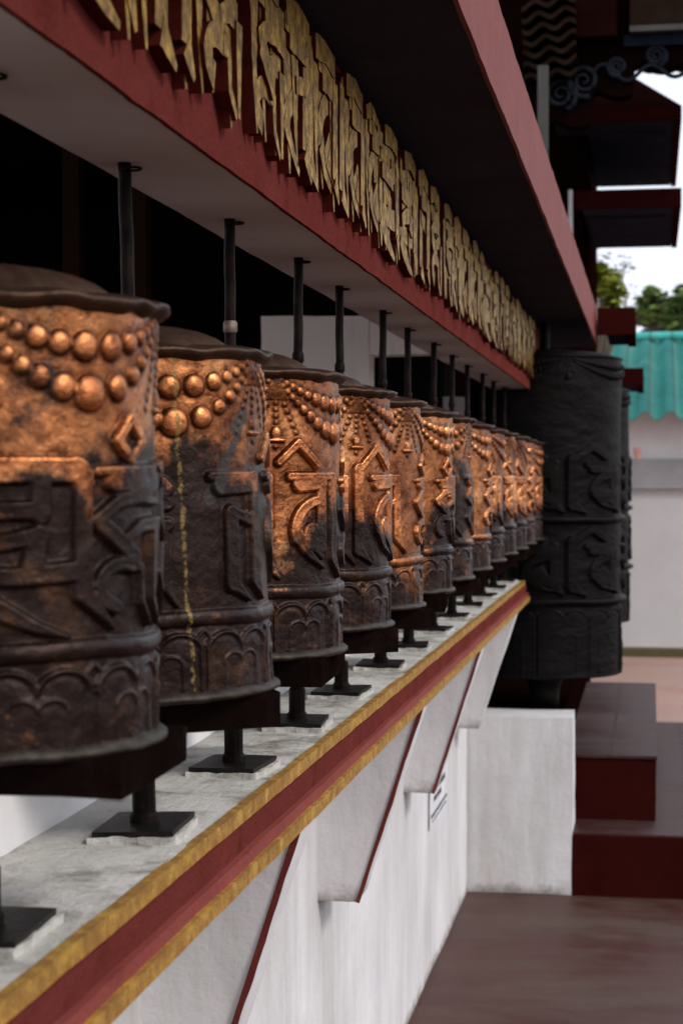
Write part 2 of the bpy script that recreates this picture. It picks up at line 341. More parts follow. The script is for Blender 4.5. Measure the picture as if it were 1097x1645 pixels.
# letters as (polyline, half width start, half width end); box: x -.5...5 (one letter wide), y 0..1 (letter band), width unit .10 m, height unit .15 m
GL = {
 'va': [([(-.26, .965), (.55, .965)], .03, .03), ([(-.10, .90), (.32, .91)], .06, .05), ([(.30, .92), (.30, .30)], .045, .045), ([(.58, .95), (.58, .2)], .045, .045), ([(.58, .2), (.80, .0)], .045, .01),
        (arc(.27, .48, .44, .26, 95, 200), .035, .05), ([(-.13, .39), (.08, .22), (.32, .10)], .05, .012), ([(.10, .44), (.16, .36)], .07, .07), ([(.14, .36), (.30, .2)], .07, .02),
        ([(-.42, 1.10), (-.13, 1.28)], .03, .03), ([(-.13, 1.28), (.22, 1.07)], .03, .03)],
 'na': [([(-.22, .965), (.42, .965)], .028, .028), ([(-.08, .90), (.42, .91)], .06, .055), ([(.46, .95), (.46, .16)], .045, .045), ([(.46, .16), (.64, .0)], .045, .01),
        ([(.05, .68), (.05, .14)], .05, .05), ([(.05, .14), (.34, .0)], .045, .01), ([(.03, .69), (.42, .62)], .032, .04)],
 'ma': [([(-.95, .93), (.46, .93)], .055, .055), ([(.44, .95), (.51, .86)], .045, .05), ([(.51, .9), (.51, .22)], .046, .046), ([(.51, .22), (.82, .0)], .046, .01),
        ([(.13, .9), (.13, .68)], .045, .045), ([(-.8, .70), (.13, .70)], .036, .04), ([(-.7, .42), (-.3, .50), (.13, .56)], .03, .04), ([(.12, .56), (.06, .36)], .045, .05),
        ([(-.6, .34), (-.1, .32), (.46, .35)], .035, .045), ([(-.5, .30), (-.25, .15), (.1, .03), (.38, -.03)], .065, .01)],
 'hum': [([(.24, 1.24), (.06, 1.11)], .026, .026), ([(.06, 1.11), (.24, .99)], .026, .026), ([(.24, .99), (.44, 1.11)], .026, .026), ([(.44, 1.11), (.24, 1.24)], .026, .026),
        ([(-.18, .925), (.7, .935)], .022, .028), ([(.02, .87), (.7, .88)], .05, .05),
        ([(-.18, .64), (.08, .75), (.35, .78), (.72, .77)], .03, .04), ([(-.14, .62), (.28, .42)], .04, .045), ([(.18, .53), (.4, .60), (.72, .61)], .025, .036),
        (arc(.12, .25, .27, .13, 60, 250), .032, .036), ([(.24, .37), (.38, .35), (.40, .14), (.58, .0)], .03, .012), ([(.66, .58), (.66, .16), (.8, .0)], .04, .012)],
 'te': [([(-.52, 1.04), (-.10, 1.30)], .034, .034), ([(-.10, 1.30), (.26, 1.08)], .034, .03), ([(-.52, 1.06), (-.52, .16)], .05, .05), ([(-.52, .16), (-.22, .0)], .045, .01),
        ([(-.22, .965), (.50, .965)], .028, .028), ([(-.08, .90), (.44, .91)], .055, .05), ([(.46, .95), (.46, .18)], .048, .046), ([(.46, .18), (.64, .02)], .045, .01),
        (arc(.36, .48, .42, .27, 95, 200), .035, .05), ([(-.03, .39), (.14, .20), (.42, .09)], .048, .012), ([(.18, .44), (.26, .34)], .065, .06), ([(.24, .34), (.40, .2)], .06, .02)],
 'pa': [([(-.44, .96), (.40, .96)], .028, .03), ([(-.3, .90), (.3, .91)], .05, .05), ([(-.02, .84), (-.36, .62)], .042, .036), ([(-.36, .62), (-.05, .50)], .036, .042), ([(-.05, .50), (-.38, .30)], .042, .036),
        ([(-.38, .30), (-.06, .10), (.14, .0)], .036, .012), ([(.36, .94), (.36, .2)], .046, .046), ([(.36, .2), (.58, .0)], .046, .01), ([(-.02, .60), (.34, .66)], .03, .03)],
}
def sstep(a, b, x):
    t = np.clip((x-a)/(b-a), 0, 1); return t*t*(3-2*t)
def vnoise(rng, th, z, ft, fz):
    """smooth value noise, periodic in the angle"""
    nz_ = int(fz*max(1.0, float(z.max())))+3; g = rng.random((ft, nz_))
    u = (th/(2*np.pi) % 1)*ft; i = np.floor(u).astype(int) % ft; fu = u-np.floor(u); w = z*fz; j = np.clip(np.floor(w).astype(int), 0, nz_-2); fw = w-j
    fu = fu*fu*(3-2*fu); fw = fw*fw*(3-2*fw)
    return (g[i, j]*(1-fu)*(1-fw)+g[(i+1) % ft, j]*fu*(1-fw)+g[i, j+1]*(1-fu)*fw+g[(i+1) % ft, j+1]*fu*fw)-.5
def relief(th, z, rb, hh, glyphs, swag0, lotus0, seed, lo=.25, letter_z0=None, letter_h=None, cellw=.098, bands=None, beads=True, pet_h=.068):
    """height of the hammered relief over the (angle, z) grid; 1-D arrays in, arrays out"""
    rng = np.random.default_rng(seed); h = np.zeros_like(th); edge = np.full_like(th, 9.0)
    a = th*rb
    def wrap(d): return (d+np.pi) % (2*np.pi)-np.pi
    def put(hn, d):
        nonlocal h, edge
        h = np.maximum(h, hn); edge = np.minimum(edge, d)
    # lotus petals
    npet = 9; per = 2*np.pi/npet
    ph = wrap((th-lotus0)); cell = (ph+np.pi*3) % per-per/2; u = cell*rb; w = per*rb
    def mshape(u, z, half, top):
        rl = half/2*1.02; zc = top-rl*.80; du = np.abs(u)-half/2
        d1 = np.where(z > zc, np.sqrt(du**2+((z-zc)/.80)**2)-rl, np.maximum(np.abs(u)-half, -half))
        return d1
    ins = (z < pet_h+.004)
    for half, top, hr in ((w*.46, pet_h, .0044), (w*.25, pet_h*.66, .0040)):
        d = mshape(u, z, half, top)
        r = hr*np.exp(-(d/.0028)**2)+.0022*sstep(.001, -.012, d)
        put(np.where(ins, r, 0), np.where(ins, np.abs(d), 9))
    d = np.abs(u+.25*(.03-z))-0; put(np.where(z < pet_h*.5, .0032*np.exp(-(d/.0016)**2), 0), np.where(z < pet_h*.5, d, 9))
    uc = np.abs(u)-w/2; d = np.abs(np.abs(uc)+np.abs(z-pet_h*.93)-.009); put(np.where(z < pet_h+.006, .0030*np.exp(-(d/.002)**2), 0), np.where(z < pet_h+.006, d, 9))
    for (zb, hb, amp) in (bands or [(pet_h+.016, .0075, .0062)]):
        zz = z-zb-.0012*np.sin(th*5+seed); d = np.abs(zz)-hb
        put(amp*np.sqrt(np.clip(1-(zz/(hb*1.15))**2, 0, 1)), np.abs(d))
    # letters
    for row in (letter_z0 if isinstance(letter_z0, list) else [letter_z0]):
        for ang, g in glyphs:
            dx = wrap(th-ang)*rb; sel = np.where((np.abs(dx) < cellw*1.15) & (z > row-.02) & (z < row+letter_h*1.6))[0]
            if not len(sel): continue
            x, y = dx[sel], z[sel]-row; best = np.full(len(sel), 9.0)
            for pts, w0, w1 in GL[g]:
                npz = len(pts)-1
                for i in range(npz):
                    (x0, y0), (x1, y1) = pts[i], pts[i+1]
                    x0, x1 = x0*cellw, x1*cellw; y0, y1 = y0*letter_h, y1*letter_h
                    L2 = (x1-x0)**2+(y1-y0)**2+1e-9
                    t = np.clip(((x-x0)*(x1-x0)+(y-y0)*(y1-y0))/L2, 0, 1)
                    wa = (w0+(w1-w0)*(i+t)/npz)*cellw*2.1
                    best = np.minimum(best, np.sqrt((x-x0-t*(x1-x0))**2+(y-y0-t*(y1-y0))**2)-wa)
            hn = np.zeros_like(h); hn[sel] = .0072*sstep(.0010, -.0018, best)-.0003*sstep(-.003, -.007, best); dn = np.full_like(h, 9.0); dn[sel] = np.abs(best)
            put(hn, dn)
    # bead garlands
    if beads:
        top = hh-.012
        def bead(ba, bz, br, sq=1.0):
            dx = wrap(th-ba)*rb; d2 = dx**2+((z-bz)*sq)**2; sel = d2 < (br*2.0)**2; d = np.sqrt(d2)
            put(np.where(sel, np.sqrt(np.clip(1-(d/br)**2, 0, 1))*br*.52, 0), np.where(sel, np.abs(d-br), 9))
        for s in range(4):
            c = swag0+s*np.pi/2
            for (spanf, zt, sag, rmax, rmin) in ((.94, hh-.007, .031, .0145, .0050), (.90, hh-.016, .060, .0160, .0046)):
                half = np.pi/4*spanf; t = -1.0
                while t < 1.0:
                    k = 1-abs(t); br = rmin+(rmax-rmin)*k**1.15
                    za = zt-sag*(1-abs(t)**1.9)
                    slope = math.hypot(half*rb, sag*1.9*abs(t)**.9)
                    bead(c+half*t, za, br*rng.uniform(.93, 1.05)); t += 2.12*br/slope*.97
            j = c+np.pi/4                                # junction: fan of creases, drops and a bell pendant
            for q in range(-4, 5):
                aa = wrap(th-j)*rb; zt = hh-.004; dz = zt-z
                d = np.abs(aa-q*.0055*np.clip(dz/.03, 0, 2.2))*.9; L = .030 if abs(q) < 4 else .022
                put(np.where((dz > 0) & (dz < L), .0022*np.exp(-(d/.0013)**2), 0), np.where((dz > 0) & (dz < L), d, 9))
            for q in range(4): bead(j, top-.026-q*.0085, .0036)
            for q in (-1, 1):
                for w_ in range(6): bead(j+q*(.013+.0045*w_)/rb, top-.028-w_*.0092, .0037-.0001*w_)
            bead(j, top-.066, .0080, .8); bead(j, top-.084, .0034); d = np.maximum(np.abs(wrap(th-j)*rb)-.012, np.abs(z-(top-.075))-.0018); put(.005*sstep(.002, -.001, d), np.abs(d))
    h = h + .0016*vnoise(rng, th, z, 26, 34) + .0018*vnoise(rng, th, z, 11, 12) + .0008*vnoise(rng, th, z, 90, 95)
    return h, edge
def body_mesh(name, na, nz, rb, hh, **kw):
    th1 = np.arange(na)/na*2*np.pi; z1 = np.linspace(0, hh, nz)
    TH, Z = np.meshgrid(th1, z1); th, z = TH.ravel(), Z.ravel()
    drip_a = kw.pop('drip', None); stain_f = kw.pop('stain', None); line = kw.pop('line', .46); tilt = kw.pop('line_tilt', 0.0); fold = kw.pop('seam', None)
    h, edge = relief(th, z, rb, hh, **kw)
    r = rb+h
    v = np.empty((na*nz, 3)); v[:, 0] = r*np.cos(th); v[:, 1] = r*np.sin(th); v[:, 2] = z
    i = np.arange(na); q = []
    for k in range(nz-1):
        a = k*na+i; b = k*na+(i+1) % na; q.append(np.stack([a, b, b+na, a+na], 1))
    f = np.concatenate(q); me = bpy.data.meshes.new(name)
    me.vertices.add(len(v)); me.vertices.foreach_set('co', v.ravel().astype(np.float32))
    me.loops.add(f.size); me.loops.foreach_set('vertex_index', f.ravel().astype(np.int32))
    me.polygons.add(len(f)); me.polygons.foreach_set('loop_start', np.arange(0, f.size, 4, dtype=np.int32)); me.polygons.foreach_set('loop_total', np.full(len(f), 4, dtype=np.int32))
    me.polygons.foreach_set('use_smooth', np.ones(len(f), dtype=bool)); me.update(calc_edges=True); me.validate()
    rng = np.random.default_rng(kw['seed']+50)
    zz = z/hh
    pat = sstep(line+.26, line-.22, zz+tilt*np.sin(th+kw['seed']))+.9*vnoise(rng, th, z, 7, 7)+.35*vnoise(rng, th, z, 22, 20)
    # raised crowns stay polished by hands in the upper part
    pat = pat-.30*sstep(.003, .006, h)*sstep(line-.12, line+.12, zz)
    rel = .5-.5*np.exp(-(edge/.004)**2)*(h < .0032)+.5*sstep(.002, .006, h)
    def at(nm, arr):
        A = me.attributes.new(nm, 'FLOAT', 'POINT'); A.data.foreach_set('value', arr.astype(np.float32))
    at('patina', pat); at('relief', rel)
    d = np.zeros_like(th)
    if drip_a is not None:
        x = ((th-drip_a+np.pi) % (2*np.pi)-np.pi)*rb-.0010*np.sin(z*38)-.010*(.5-zz)*1.2-.0007*np.sin(z*160); d = sstep(.0065, .0010, np.abs(x))*.62
    at('drip', d)
    s = np.zeros_like(th)
    if stain_f is not None:
        for (a0, z0, a1, z1_, w) in stain_f:
            x = ((th-a0+np.pi) % (2*np.pi)-np.pi)*rb; x1 = (a1-a0)*rb; L2 = x1**2+(z1_-z0)**2
            t = np.clip((x*x1+(z-z0)*(z1_-z0))/L2, 0, 1); dd = np.sqrt((x-t*x1)**2+(z-z0-t*(z1_-z0))**2); s = np.maximum(s, sstep(w*(.6+t)+.004, w*(.6+t)*.4, dd))
    at('stain', s)
    return me

# ---------------------------------------------------------------- gallery building
G = empty('wheel_gallery', P(.9, 5, -2.03))
tag(G, 'white and red masonry gallery with an overhanging eave sheltering the row of copper wheels', 'building')
def child(o, parent=None):                               # keep world placement while parenting
    p = parent or G
    o.parent = p
    o.matrix_parent_inverse = Matrix.Identity(4)
    w = Vector(o.location)
    par = Vector((0, 0, 0)); q = p
    while q: par += Vector(q.location); q = q.parent
    o.location = w-par
    return o
D0, D1 = -1.5, 9.25
def gb(name, X0, X1, Da, Db, z0, z1, m, par=None, seg=None, amp=0.0, freq=6.0, seed=0.0, bevel=0.0):
    return child(ubox(name, X0, X1, Da, Db, z0, z1, M[m], None, seg, amp, freq, seed, bevel), par)
WX = .885
gb('lower_wall', WX, 1.16, D0, 8.8, -2.03, -.60, 'wall_white', seg=(1, 60, 10), amp=.004, freq=2.5)
ledge = gb('ledge', .632, .87, D0, D1, -.60, -.510, 'cement', seg=(8, 240, 1), amp=.0022, freq=7)
gs1 = gb('gilt_strip', .618, .634, D0, D1+.004, -.532, -.5085, 'gold_strip', ledge, (1, 260, 1), .0010, 7)
gb('red_band', .613, .628, D0, D1+.002, -.570, -.5315, 'red', ledge, (1, 200, 1), .0018, 7, 3)
gb('faded_red_band', .602, .622, D0, D1+.003, -.589, -.5695, 'red_light', ledge, (1, 200, 1), .0018, 7, 4)
gb('gilt_strip', .594, .612, D0, D1+.004, -.611, -.5885, 'gold_strip', ledge, (1, 260, 1), .0012, 7, 5)
gb('ledge_underside', .70, .885, D0, D1, -.64, -.601, 'white')
gb('sill_wall', .862, .96, D0, 9.6, -.60, -.29, 'white', seg=(2, 80, 3), amp=.004, freq=4)
def corbel(D, end=False):
    z1, z0 = -.606, -1.143
    th = .16
    prof = [(.60, z1), (.775, z0), (WX+.01, z0), (WX+.01, z1)]
    bm = bmesh.new()
    # noisy extruded tapering bracket
    base = P(.74, D+th/2, z0)
    def ring(dd):
        out = []
        for (xa, za), (xb, zb), nn in ((prof[0], prof[1], 14), (prof[1], prof[2], 4), (prof[2], prof[3], 6), (prof[3], prof[0], 6)):
            for i in range(nn):
                t = i/nn; p = P(xa+(xb-xa)*t, D+dd, za+(zb-za)*t); p += .003*noise.noise_vector(p*9); out.append(bm.verts.new(p-base))
        return out
    rs = [ring(th*t) for t in (0, .05, .5, 1)]
    n = len(rs[0])
    for a, b in zip(rs, rs[1:]):
        for k in range(n): bm.faces.new((a[k], a[(k+1) % n], b[(k+1) % n], b[k]))
    bm.faces.new(rs[0]); bm.faces.new(rs[-1][::-1])
    o = child(link('corbel', mesh_from('corbel', bm), None, M['wall_white'], base))
    if not end:                                          # red line painted down the raking front edge
        bm = bmesh.new(); pa = []
        for i in range(25):
            t = i/24; w = .0065+.0035*noise.noise(Vector((t*9, D, 0)))
            c = P(.60+.175*t, D-.002, z1+(z0-z1)*t); pa.append((c, w*1.1))
        side = Vector((-.95, 0, .3)).normalized()
        rg = []
        for c, w in pa:
            rg.append([bm.verts.new(c-base+Vector((-.002, dy, 0))+side*s) for s, dy in ((-.001-w*.6, -.003), (.0030, -.003), (.0030, .008), (-.001-w*.6, .008))])
        for a, b in zip(rg, rg[1:]):
            for k in range(4): bm.faces.new((a[k], a[(k+1) % 4], b[(k+1) % 4], b[k]))
        bm.faces.new(rg[0]); bm.faces.new(rg[-1][::-1])
        link('red_edge_line', mesh_from('red_edge_line', bm), o, M['red'], Vector((0, 0, 0)))
for D in (3.07, 4.79, 6.5): corbel(D)
corbel(8.22, True); corbel(1.35)
beam = gb('beam', .608, .79, D0, 9.82, .450, .80, 'soffit_white', seg=(6, 200, 1), amp=.002, freq=5)
gb('beam_face', .600, .6075, D0, 9.84, .446, .798, 'red', beam, (1, 420, 10), .0014, 12, 2)
# raised gilt lettering: ragged tall letters standing proud of the beam face
def lettering(Da, Db, seed):
    rnd = random.Random(seed); base = P(.585, (Da+Db)/2, .5)
    bm = bmesh.new(); cw, ch, z0 = .232, .232, .508
    def stroke(pts, w0, w1, cx, t, jag=.09):
        # resample, offset to both sides, extrude towards the street
        P2 = [Vector((x*cw, y*ch)) for x, y in pts]; dense = []
        for a, b_ in zip(P2, P2[1:]):
            nn = max(1, int((b_-a).length/.014))
            dense += [a+(b_-a)*i/nn for i in range(nn)]
        dense.append(P2[-1]); n_ = len(dense); L, Rr = [], []
        for i, p in enumerate(dense):
            tg = (dense[min(i+1, n_-1)]-dense[max(i-1, 0)]).normalized(); nm = Vector((-tg.y, tg.x)); f = i/(n_-1)
            w = (w0+(w1-w0)*f)*cw*2.35
            L.append(p+nm*w*(1+rnd.uniform(-jag, jag))); Rr.append(p-nm*w*(1+rnd.uniform(-jag, jag)))
        xf, xb = -.6*K+t, -.6*K+.0005
        def V(p, x): return bm.verts.new(Vector((x, (cx+p.x)*K, (z0+p.y)*K+H0))-base)
        lf, rf, lb, rb_ = [V(p, xf) for p in L], [V(p, xf) for p in Rr], [V(p, xb) for p in L], [V(p, xb) for p in Rr]
        for i in range(n_-1):
            bm.faces.new((lf[i], lf[i+1], rf[i+1], rf[i])).material_index = 0
            bm.faces.new((lf[i], lb[i], lb[i+1], lf[i+1])).material_index = 1
            bm.faces.new((rf[i], rf[i+1], rb_[i+1], rb_[i])).material_index = 1
        bm.faces.new((lf[0], rf[0], rb_[0], lb[0])).material_index = 1; bm.faces.new((lf[-1], lb[-1], rb_[-1], rf[-1])).material_index = 1
    names = ['te', 'va', 'ma', 'na', 'hum', 'pa']
    W_ = Db-Da; k = 0
    for L_ in range(3):
        cx = Da+W_*(L_+.5)/3; g = names[(seed*2+L_) % 6]
        for pts, w0, w1 in GL[g]:
            k += 1
            pp = [(max(-.58, min(.62, x)), y if y < 1 else 1+(y-1)*.42) for x, y in pts]
            stroke(pp, w0*.9, w1, cx, .0150+.0007*(k % 9))
        # tall tapering verticals that every letter of this script hangs from its head line
        for x_, yt, yb in ((-.30, .98, -.02), (.42, 1.10, -.05), (.02, .96, .02)):
            k += 1; x_ += rnd.uniform(-.05, .05)
            stroke([(x_, yt+rnd.uniform(-.04, .04)), (x_+.01, .5), (x_+.05, .2), (x_+.10, yb+rnd.uniform(-.04, .06))], rnd.uniform(.045, .07), .008, cx, .0135+.0006*(k % 7), .2)
        if rnd.random() < .7: stroke([(-.42, 1.05+rnd.uniform(-.02, .02)), (0, 1.10+rnd.uniform(-.02, .02)), (.40, 1.05)], .04, .035, cx, .021)
    bmesh.ops.recalc_face_normals(bm, faces=bm.faces)
    me = bpy.data.meshes.new('relief_lettering'); bm.to_mesh(me); bm.free()
    o = link('relief_lettering', me, None, [M['gilt'], M['letter_side']], base); child(o, beam)
e0 = .86
edges = [e0+.829*i for i in range(11)]
edges = [-.8, .03]+edges
for i, a in enumerate(edges[:-1]):
    b = edges[i+1]
    if b > 9.8: b = 9.8
    lettering(a+.035, b-.035, 40+i)
# rods' soffit holes are on the beam; eave slab above
eave = gb('eave_slab', .332, .62, D0, 11.2, .805, .98, 'grey_blue', seg=(6, 160, 2), amp=.002, freq=4)
gb('roof_slab', .621, 1.0, D0, 10.9, .802, .98, 'grey_blue'); gb('upper_wall', .94, 1.0, D0, 10.8, .985, 1.75, 'wall_white'); gb('roof_slab', .80, 4.3, D0, 10.9, 1.755, 1.90, 'grey_blue')  # upper wall and raised roof are unseen, added to let more daylight inside
gb('eave_fascia', .322, .3315, D0, 11.22, .803, 1.012, 'fascia_red', eave, (1, 300, 6), .0013, 9, 8)
# inner room
gb('room_wall', 4.0, 4.2, D0, 11, -1.2, -.5, 'room'); gb('room_wall', 4.0, 4.2, D0, 11, 1.60, 1.75, 'room'); gb('room_wall', 4.0, 4.2, 6.8, 11, -.499, 1.599, 'room'); gb('room_floor', .98, 4.0, D0, 11, -1.3, -1.16, 'room'); gb('room_ceiling', 1.005, 3.99, D0, 10.8, 1.65, 1.75, 'room'); gb('room_lining', .98, 1.004, D0, 10.8, .70, 1.645, 'room')  # added unseen window opening, high ceiling, open near end: daylight for the cross wall

for X, D in ((1.62, 5.0), (1.20, 4.22), (1.42, 1.6)): gb('timber_post', X, X+.05, D, D+.05, -.29, 1.645, 'old_wood')
cw = gb('cross_wall', 1.09, 1.52, 7.0, 7.14, -.29, .64, 'jamb', seg=(10, 2, 20), amp=.004, freq=5, bevel=0)
gb('door_head', .80, 1.0895, 7.0, 7.14, .485, .64, 'jamb', cw, (8, 2, 4), .003, 5)
gb('cross_wall', .93, 1.13, 9.9, 10.1, -.29, .45, 'jamb', seg=(6, 2, 16), amp=.004, freq=5)
gb('end_wall', 1.2, 3.99, 10.6, 10.79, -1.16, 1.645, 'room')
gb('end_pier', .80, .90, 9.72, 9.83, -.6, .45, 'jamb')

# ---------------------------------------------------------------- prayer wheels
HB = .372; ZB = -.294*K+H0                    # body height and its lower edge
LEDGE = -.51*K+H0; BEAM = .450*K+H0
Dk = [1.90, 2.50, 3.06, 3.63, 4.17, 4.79, 5.36, 5.95, 6.55, 7.14, 7.72, 8.30, 8.88, 9.42]
labels = [
 'nearest and largest copper prayer wheel, cropped by the left edge of the photo',
 'copper prayer wheel with a yellow drip line running down its side, right behind the nearest',
 'copper prayer wheel with a peaked letter and crescent, third from the front',
 'sharp copper prayer wheel with a bell pendant over a long stemmed letter, fourth from front',
 'red-brown copper wheel, fifth from the front, with light worn lotus petals in rusty orange',
 'copper wheel, sixth from the front, with a small diamond ring above its framed letter',
 'copper wheel with dark grey lower two thirds below one golden patch, seventh from the front',
 'golden-sided narrow looking copper wheel, eighth from the front, yellow down to its foot',
 'ninth copper prayer wheel from the front, just past the golden-sided one',
 'tenth copper prayer wheel from the front, orange beads above a dark body',
 'eleventh copper prayer wheel from the front, fourth from the far end of the ledge',
 'twelfth copper prayer wheel from the front, third from the far end of the ledge',
 'thirteenth copper wheel from the front, blurred, last but one on the ledge',
 'farthest small copper wheel, last on the ledge beside the tall black wheels']
tilts = [0.1, -1.7, -.4, .2, -.3, .4, -.2, .3, 0, -.3, .2, 0, .2, 0]
def view_ang(k, deg): return math.atan2(-Dk[k], .714)+R(deg)
GR = 'copper prayer wheels on the ledge'
spec = {
 0: dict(glyphs=[(12, 'ma'), (43, 'hum'), (92, 'pa'), (-40, 'te'), (140, 'va'), (200, 'na')], swag=35, lot=16, line=.60, seed=11),
 1: dict(glyphs=[(41, 'na'), (86, 'va'), (-14, 'hum'), (130, 'te'), (190, 'ma'), (-70, 'pa')], swag=18, lot=48, line=.60, seed=12),
 2: dict(glyphs=[(40, 'va'), (84, 'hum'), (0, 'te'), (130, 'pa'), (190, 'na'), (240, 'ma')], swag=68, lot=40, line=.52, seed=13),
 3: dict(glyphs=[(58, 'te'), (102, 'hum'), (14, 'pa'), (150, 'ma'), (205, 'va'), (260, 'na')], swag=83, lot=62, line=.44, seed=14),
 4: dict(glyphs=[(72, 'hum'), (28, 'pa'), (120, 'na'), (170, 'va'), (225, 'ma'), (-30, 'te')], swag=100, lot=40, line=.30, seed=15),
 5: dict(glyphs=[(55, 'hum'), (100, 'ma'), (5, 'va'), (150, 'te'), (205, 'pa'), (260, 'na')], swag=66, lot=50, line=.50, seed=16),
 6: dict(glyphs=[(30, 'na'), (80, 'pa'), (130, 'te'), (180, 'va'), (230, 'ma'), (-20, 'hum')], swag=30, lot=70, line=.66, seed=17),
 7: dict(glyphs=[(70, 'hum'), (20, 'te'), (120, 'na'), (170, 'va'), (230, 'ma'), (-30, 'pa')], swag=70, lot=40, line=.22, seed=18)}
rodt = []
for k, D in enumerate(Dk):
    ZB = (-.294*K+H0)+(.010 if k == 0 else (-.003 if k == 1 else 0))
    s = spec.get(k) or dict(glyphs=[(random.uniform(40, 70)+52*i, g) for i, g in enumerate(random.sample(list(GL), 6))], swag=random.uniform(0, 90), lot=random.uniform(0, 40), line=random.uniform(.28, .5), seed=20+k)
    w = empty('prayer_wheel', (-(.725 if k == 0 else .714)*K, D*K, LEDGE)); tag(w, labels[k], 'prayer wheel', GR)
    w.rotation_euler.y = R(tilts[k])
    va = view_ang(k, 0)
    res = {0: (640, 300), 1: (680, 310), 2: (620, 290), 3: (620, 290), 4: (520, 240), 5: (480, 220)}.get(k, (340, 170))
    kw = dict(glyphs=[(va+R(a), g) for a, g in s['glyphs']], swag0=va+R(s['swag']), lotus0=va+R(s['lot']), seed=s['seed'], line=s['line'], line_tilt=.04, letter_z0=.100, letter_h=.142)
    if k == 1:
        kw['drip'] = va+R(20)
        kw['stain'] = [(va+R(56), .305, va+R(33), .215, .006), (va+R(56), .31, va+R(50), .29, .008)]
    me = body_mesh('body', res[0], res[1], RB, HB, **kw)
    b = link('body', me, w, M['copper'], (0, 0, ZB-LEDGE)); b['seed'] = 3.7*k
    # rims and lid
    bm = bmesh.new(); lathe(bm, [(RB-.004, -.004), (RB+.006, -.006), (RB+.011, -.003), (RB+.0105, .001), (RB+.004, .005), (RB-.003, .009)], 96, .008, k*2.0, .0016, 4)
    link('lower_rim', mesh_from('lower_rim', bm, True), w, M['rim'], (0, 0, ZB-LEDGE))
    bm = bmesh.new(); cz = 0
    lathe(bm, [(RB-.004, -.010), (RB+.002, -.007), (RB+.009, -.003), (RB+.0135, .001), (RB+.0130, .0035), (RB+.006, .0055), (RB-.012, .009), (.108, .012)], 128, .014, k*3.1, .0038, 5)
    link('upper_rim', mesh_from('upper_rim', bm, True), w, M['lid'], (0, 0, ZB-LEDGE+HB))
    bm = bmesh.new(); lathe(bm, [(.120, .006), (.112, .013), (.098, .0225), (.078, .0305), (.05, .037), (.02, .0405), (.0, .041)], 96, .02, k*1.3, .003, 6)
    link('lid', mesh_from('lid', bm, True), w, M['lid'], (0, 0, ZB-LEDGE+HB))
    bm = bmesh.new(); lathe(bm, [(.0, .0), (RB-.002, .0)], 48)
    # underside timber block
    phi = [0, 24, 2, -50, 30, 5, -20, 10, 0, 15, -10, 8, 3, 0][k]
    bm.free()
    a_, b_, c_ = (.156, .105, .036) if k == 0 else (.140, .108, .042)
    bm = hbox(Vector((-a_, -b_, -c_)), Vector((a_, b_, -.004)), (6, 4, 2), .0012, 14, k*5.0)
    o = link('timber_block', mesh_from('timber_block', bm), w, M['wood'], (0, 0, ZB-LEDGE), R(phi)); shade_auto(o)
    # upper rod
    top = BEAM-LEDGE+.004
    bm = bmesh.new(); pts = [Vector((.0004*math.sin(i*1.3+k), .0004*math.cos(i*2.1+k), (ZB-LEDGE+HB+.03)+(top-(ZB-LEDGE+HB+.03))*i/10)) for i in range(11)]
    tube(bm, pts, lambda t: .0078, 14)
    rod = link('rod', mesh_from('rod', bm, True), w, M['iron'], (0, 0, 0))
    bm = bmesh.new(); lathe(bm, [(.008, 0), (.0098, .002), (.0098, .014), (.008, .017)], 20); link('sleeve', mesh_from('sleeve', bm, True), rod, M['steel'] if k == 2 else M['iron'], (0, 0, ZB-LEDGE+HB+.052+.02*random.random()))
    bm = bmesh.new(); tube(bm, [Vector((.012*math.cos(t*.7), .012*math.sin(t*.7), .0)) for t in range(10)], .0016, 6); link('wire_ring', mesh_from('wire_ring', bm, True), rod, M['iron'], (.008, 0, top-.010))
    # lower spindle, hexagonal nut, plate on mortar pad
    bm = bmesh.new(); lathe(bm, [(.0075, .0), (.0075, ZB-LEDGE-.05)], 16); sp = link('spindle', mesh_from('spindle', bm, True), w, M['iron'], (0, 0, 0))
    bm = bmesh.new(); lathe(bm, [(0, .0), (.0165, .0), (.0165, .010), (.0135, .014), (.0135, .050), (.0112, .054), (0, .054)], 10)
    link('collar', mesh_from('collar', bm), sp, M['iron'], (0, 0, .012), .3*k)
    pr = R([2, 3, -3, 4, -2, 2, 5, -4, 0, 3, -3, 2, 0, 1][k])
    bm = hbox(Vector((-.046, -.062, .008)), Vector((.046, .062, .014)), (6, 6, 1), .0008, 20, k); link('base_plate', mesh_from('base_plate', bm), w, M['plate'], (0, 0, 0), pr)
    bm = hbox(Vector((-.050, -.066, -.004)), Vector((.050, .066, .0078)), (14, 16, 1), .0035, 32, k+9.); link('mortar_pad', mesh_from('mortar_pad', bm), w, M['cement'], (0, 0, 0), pr)

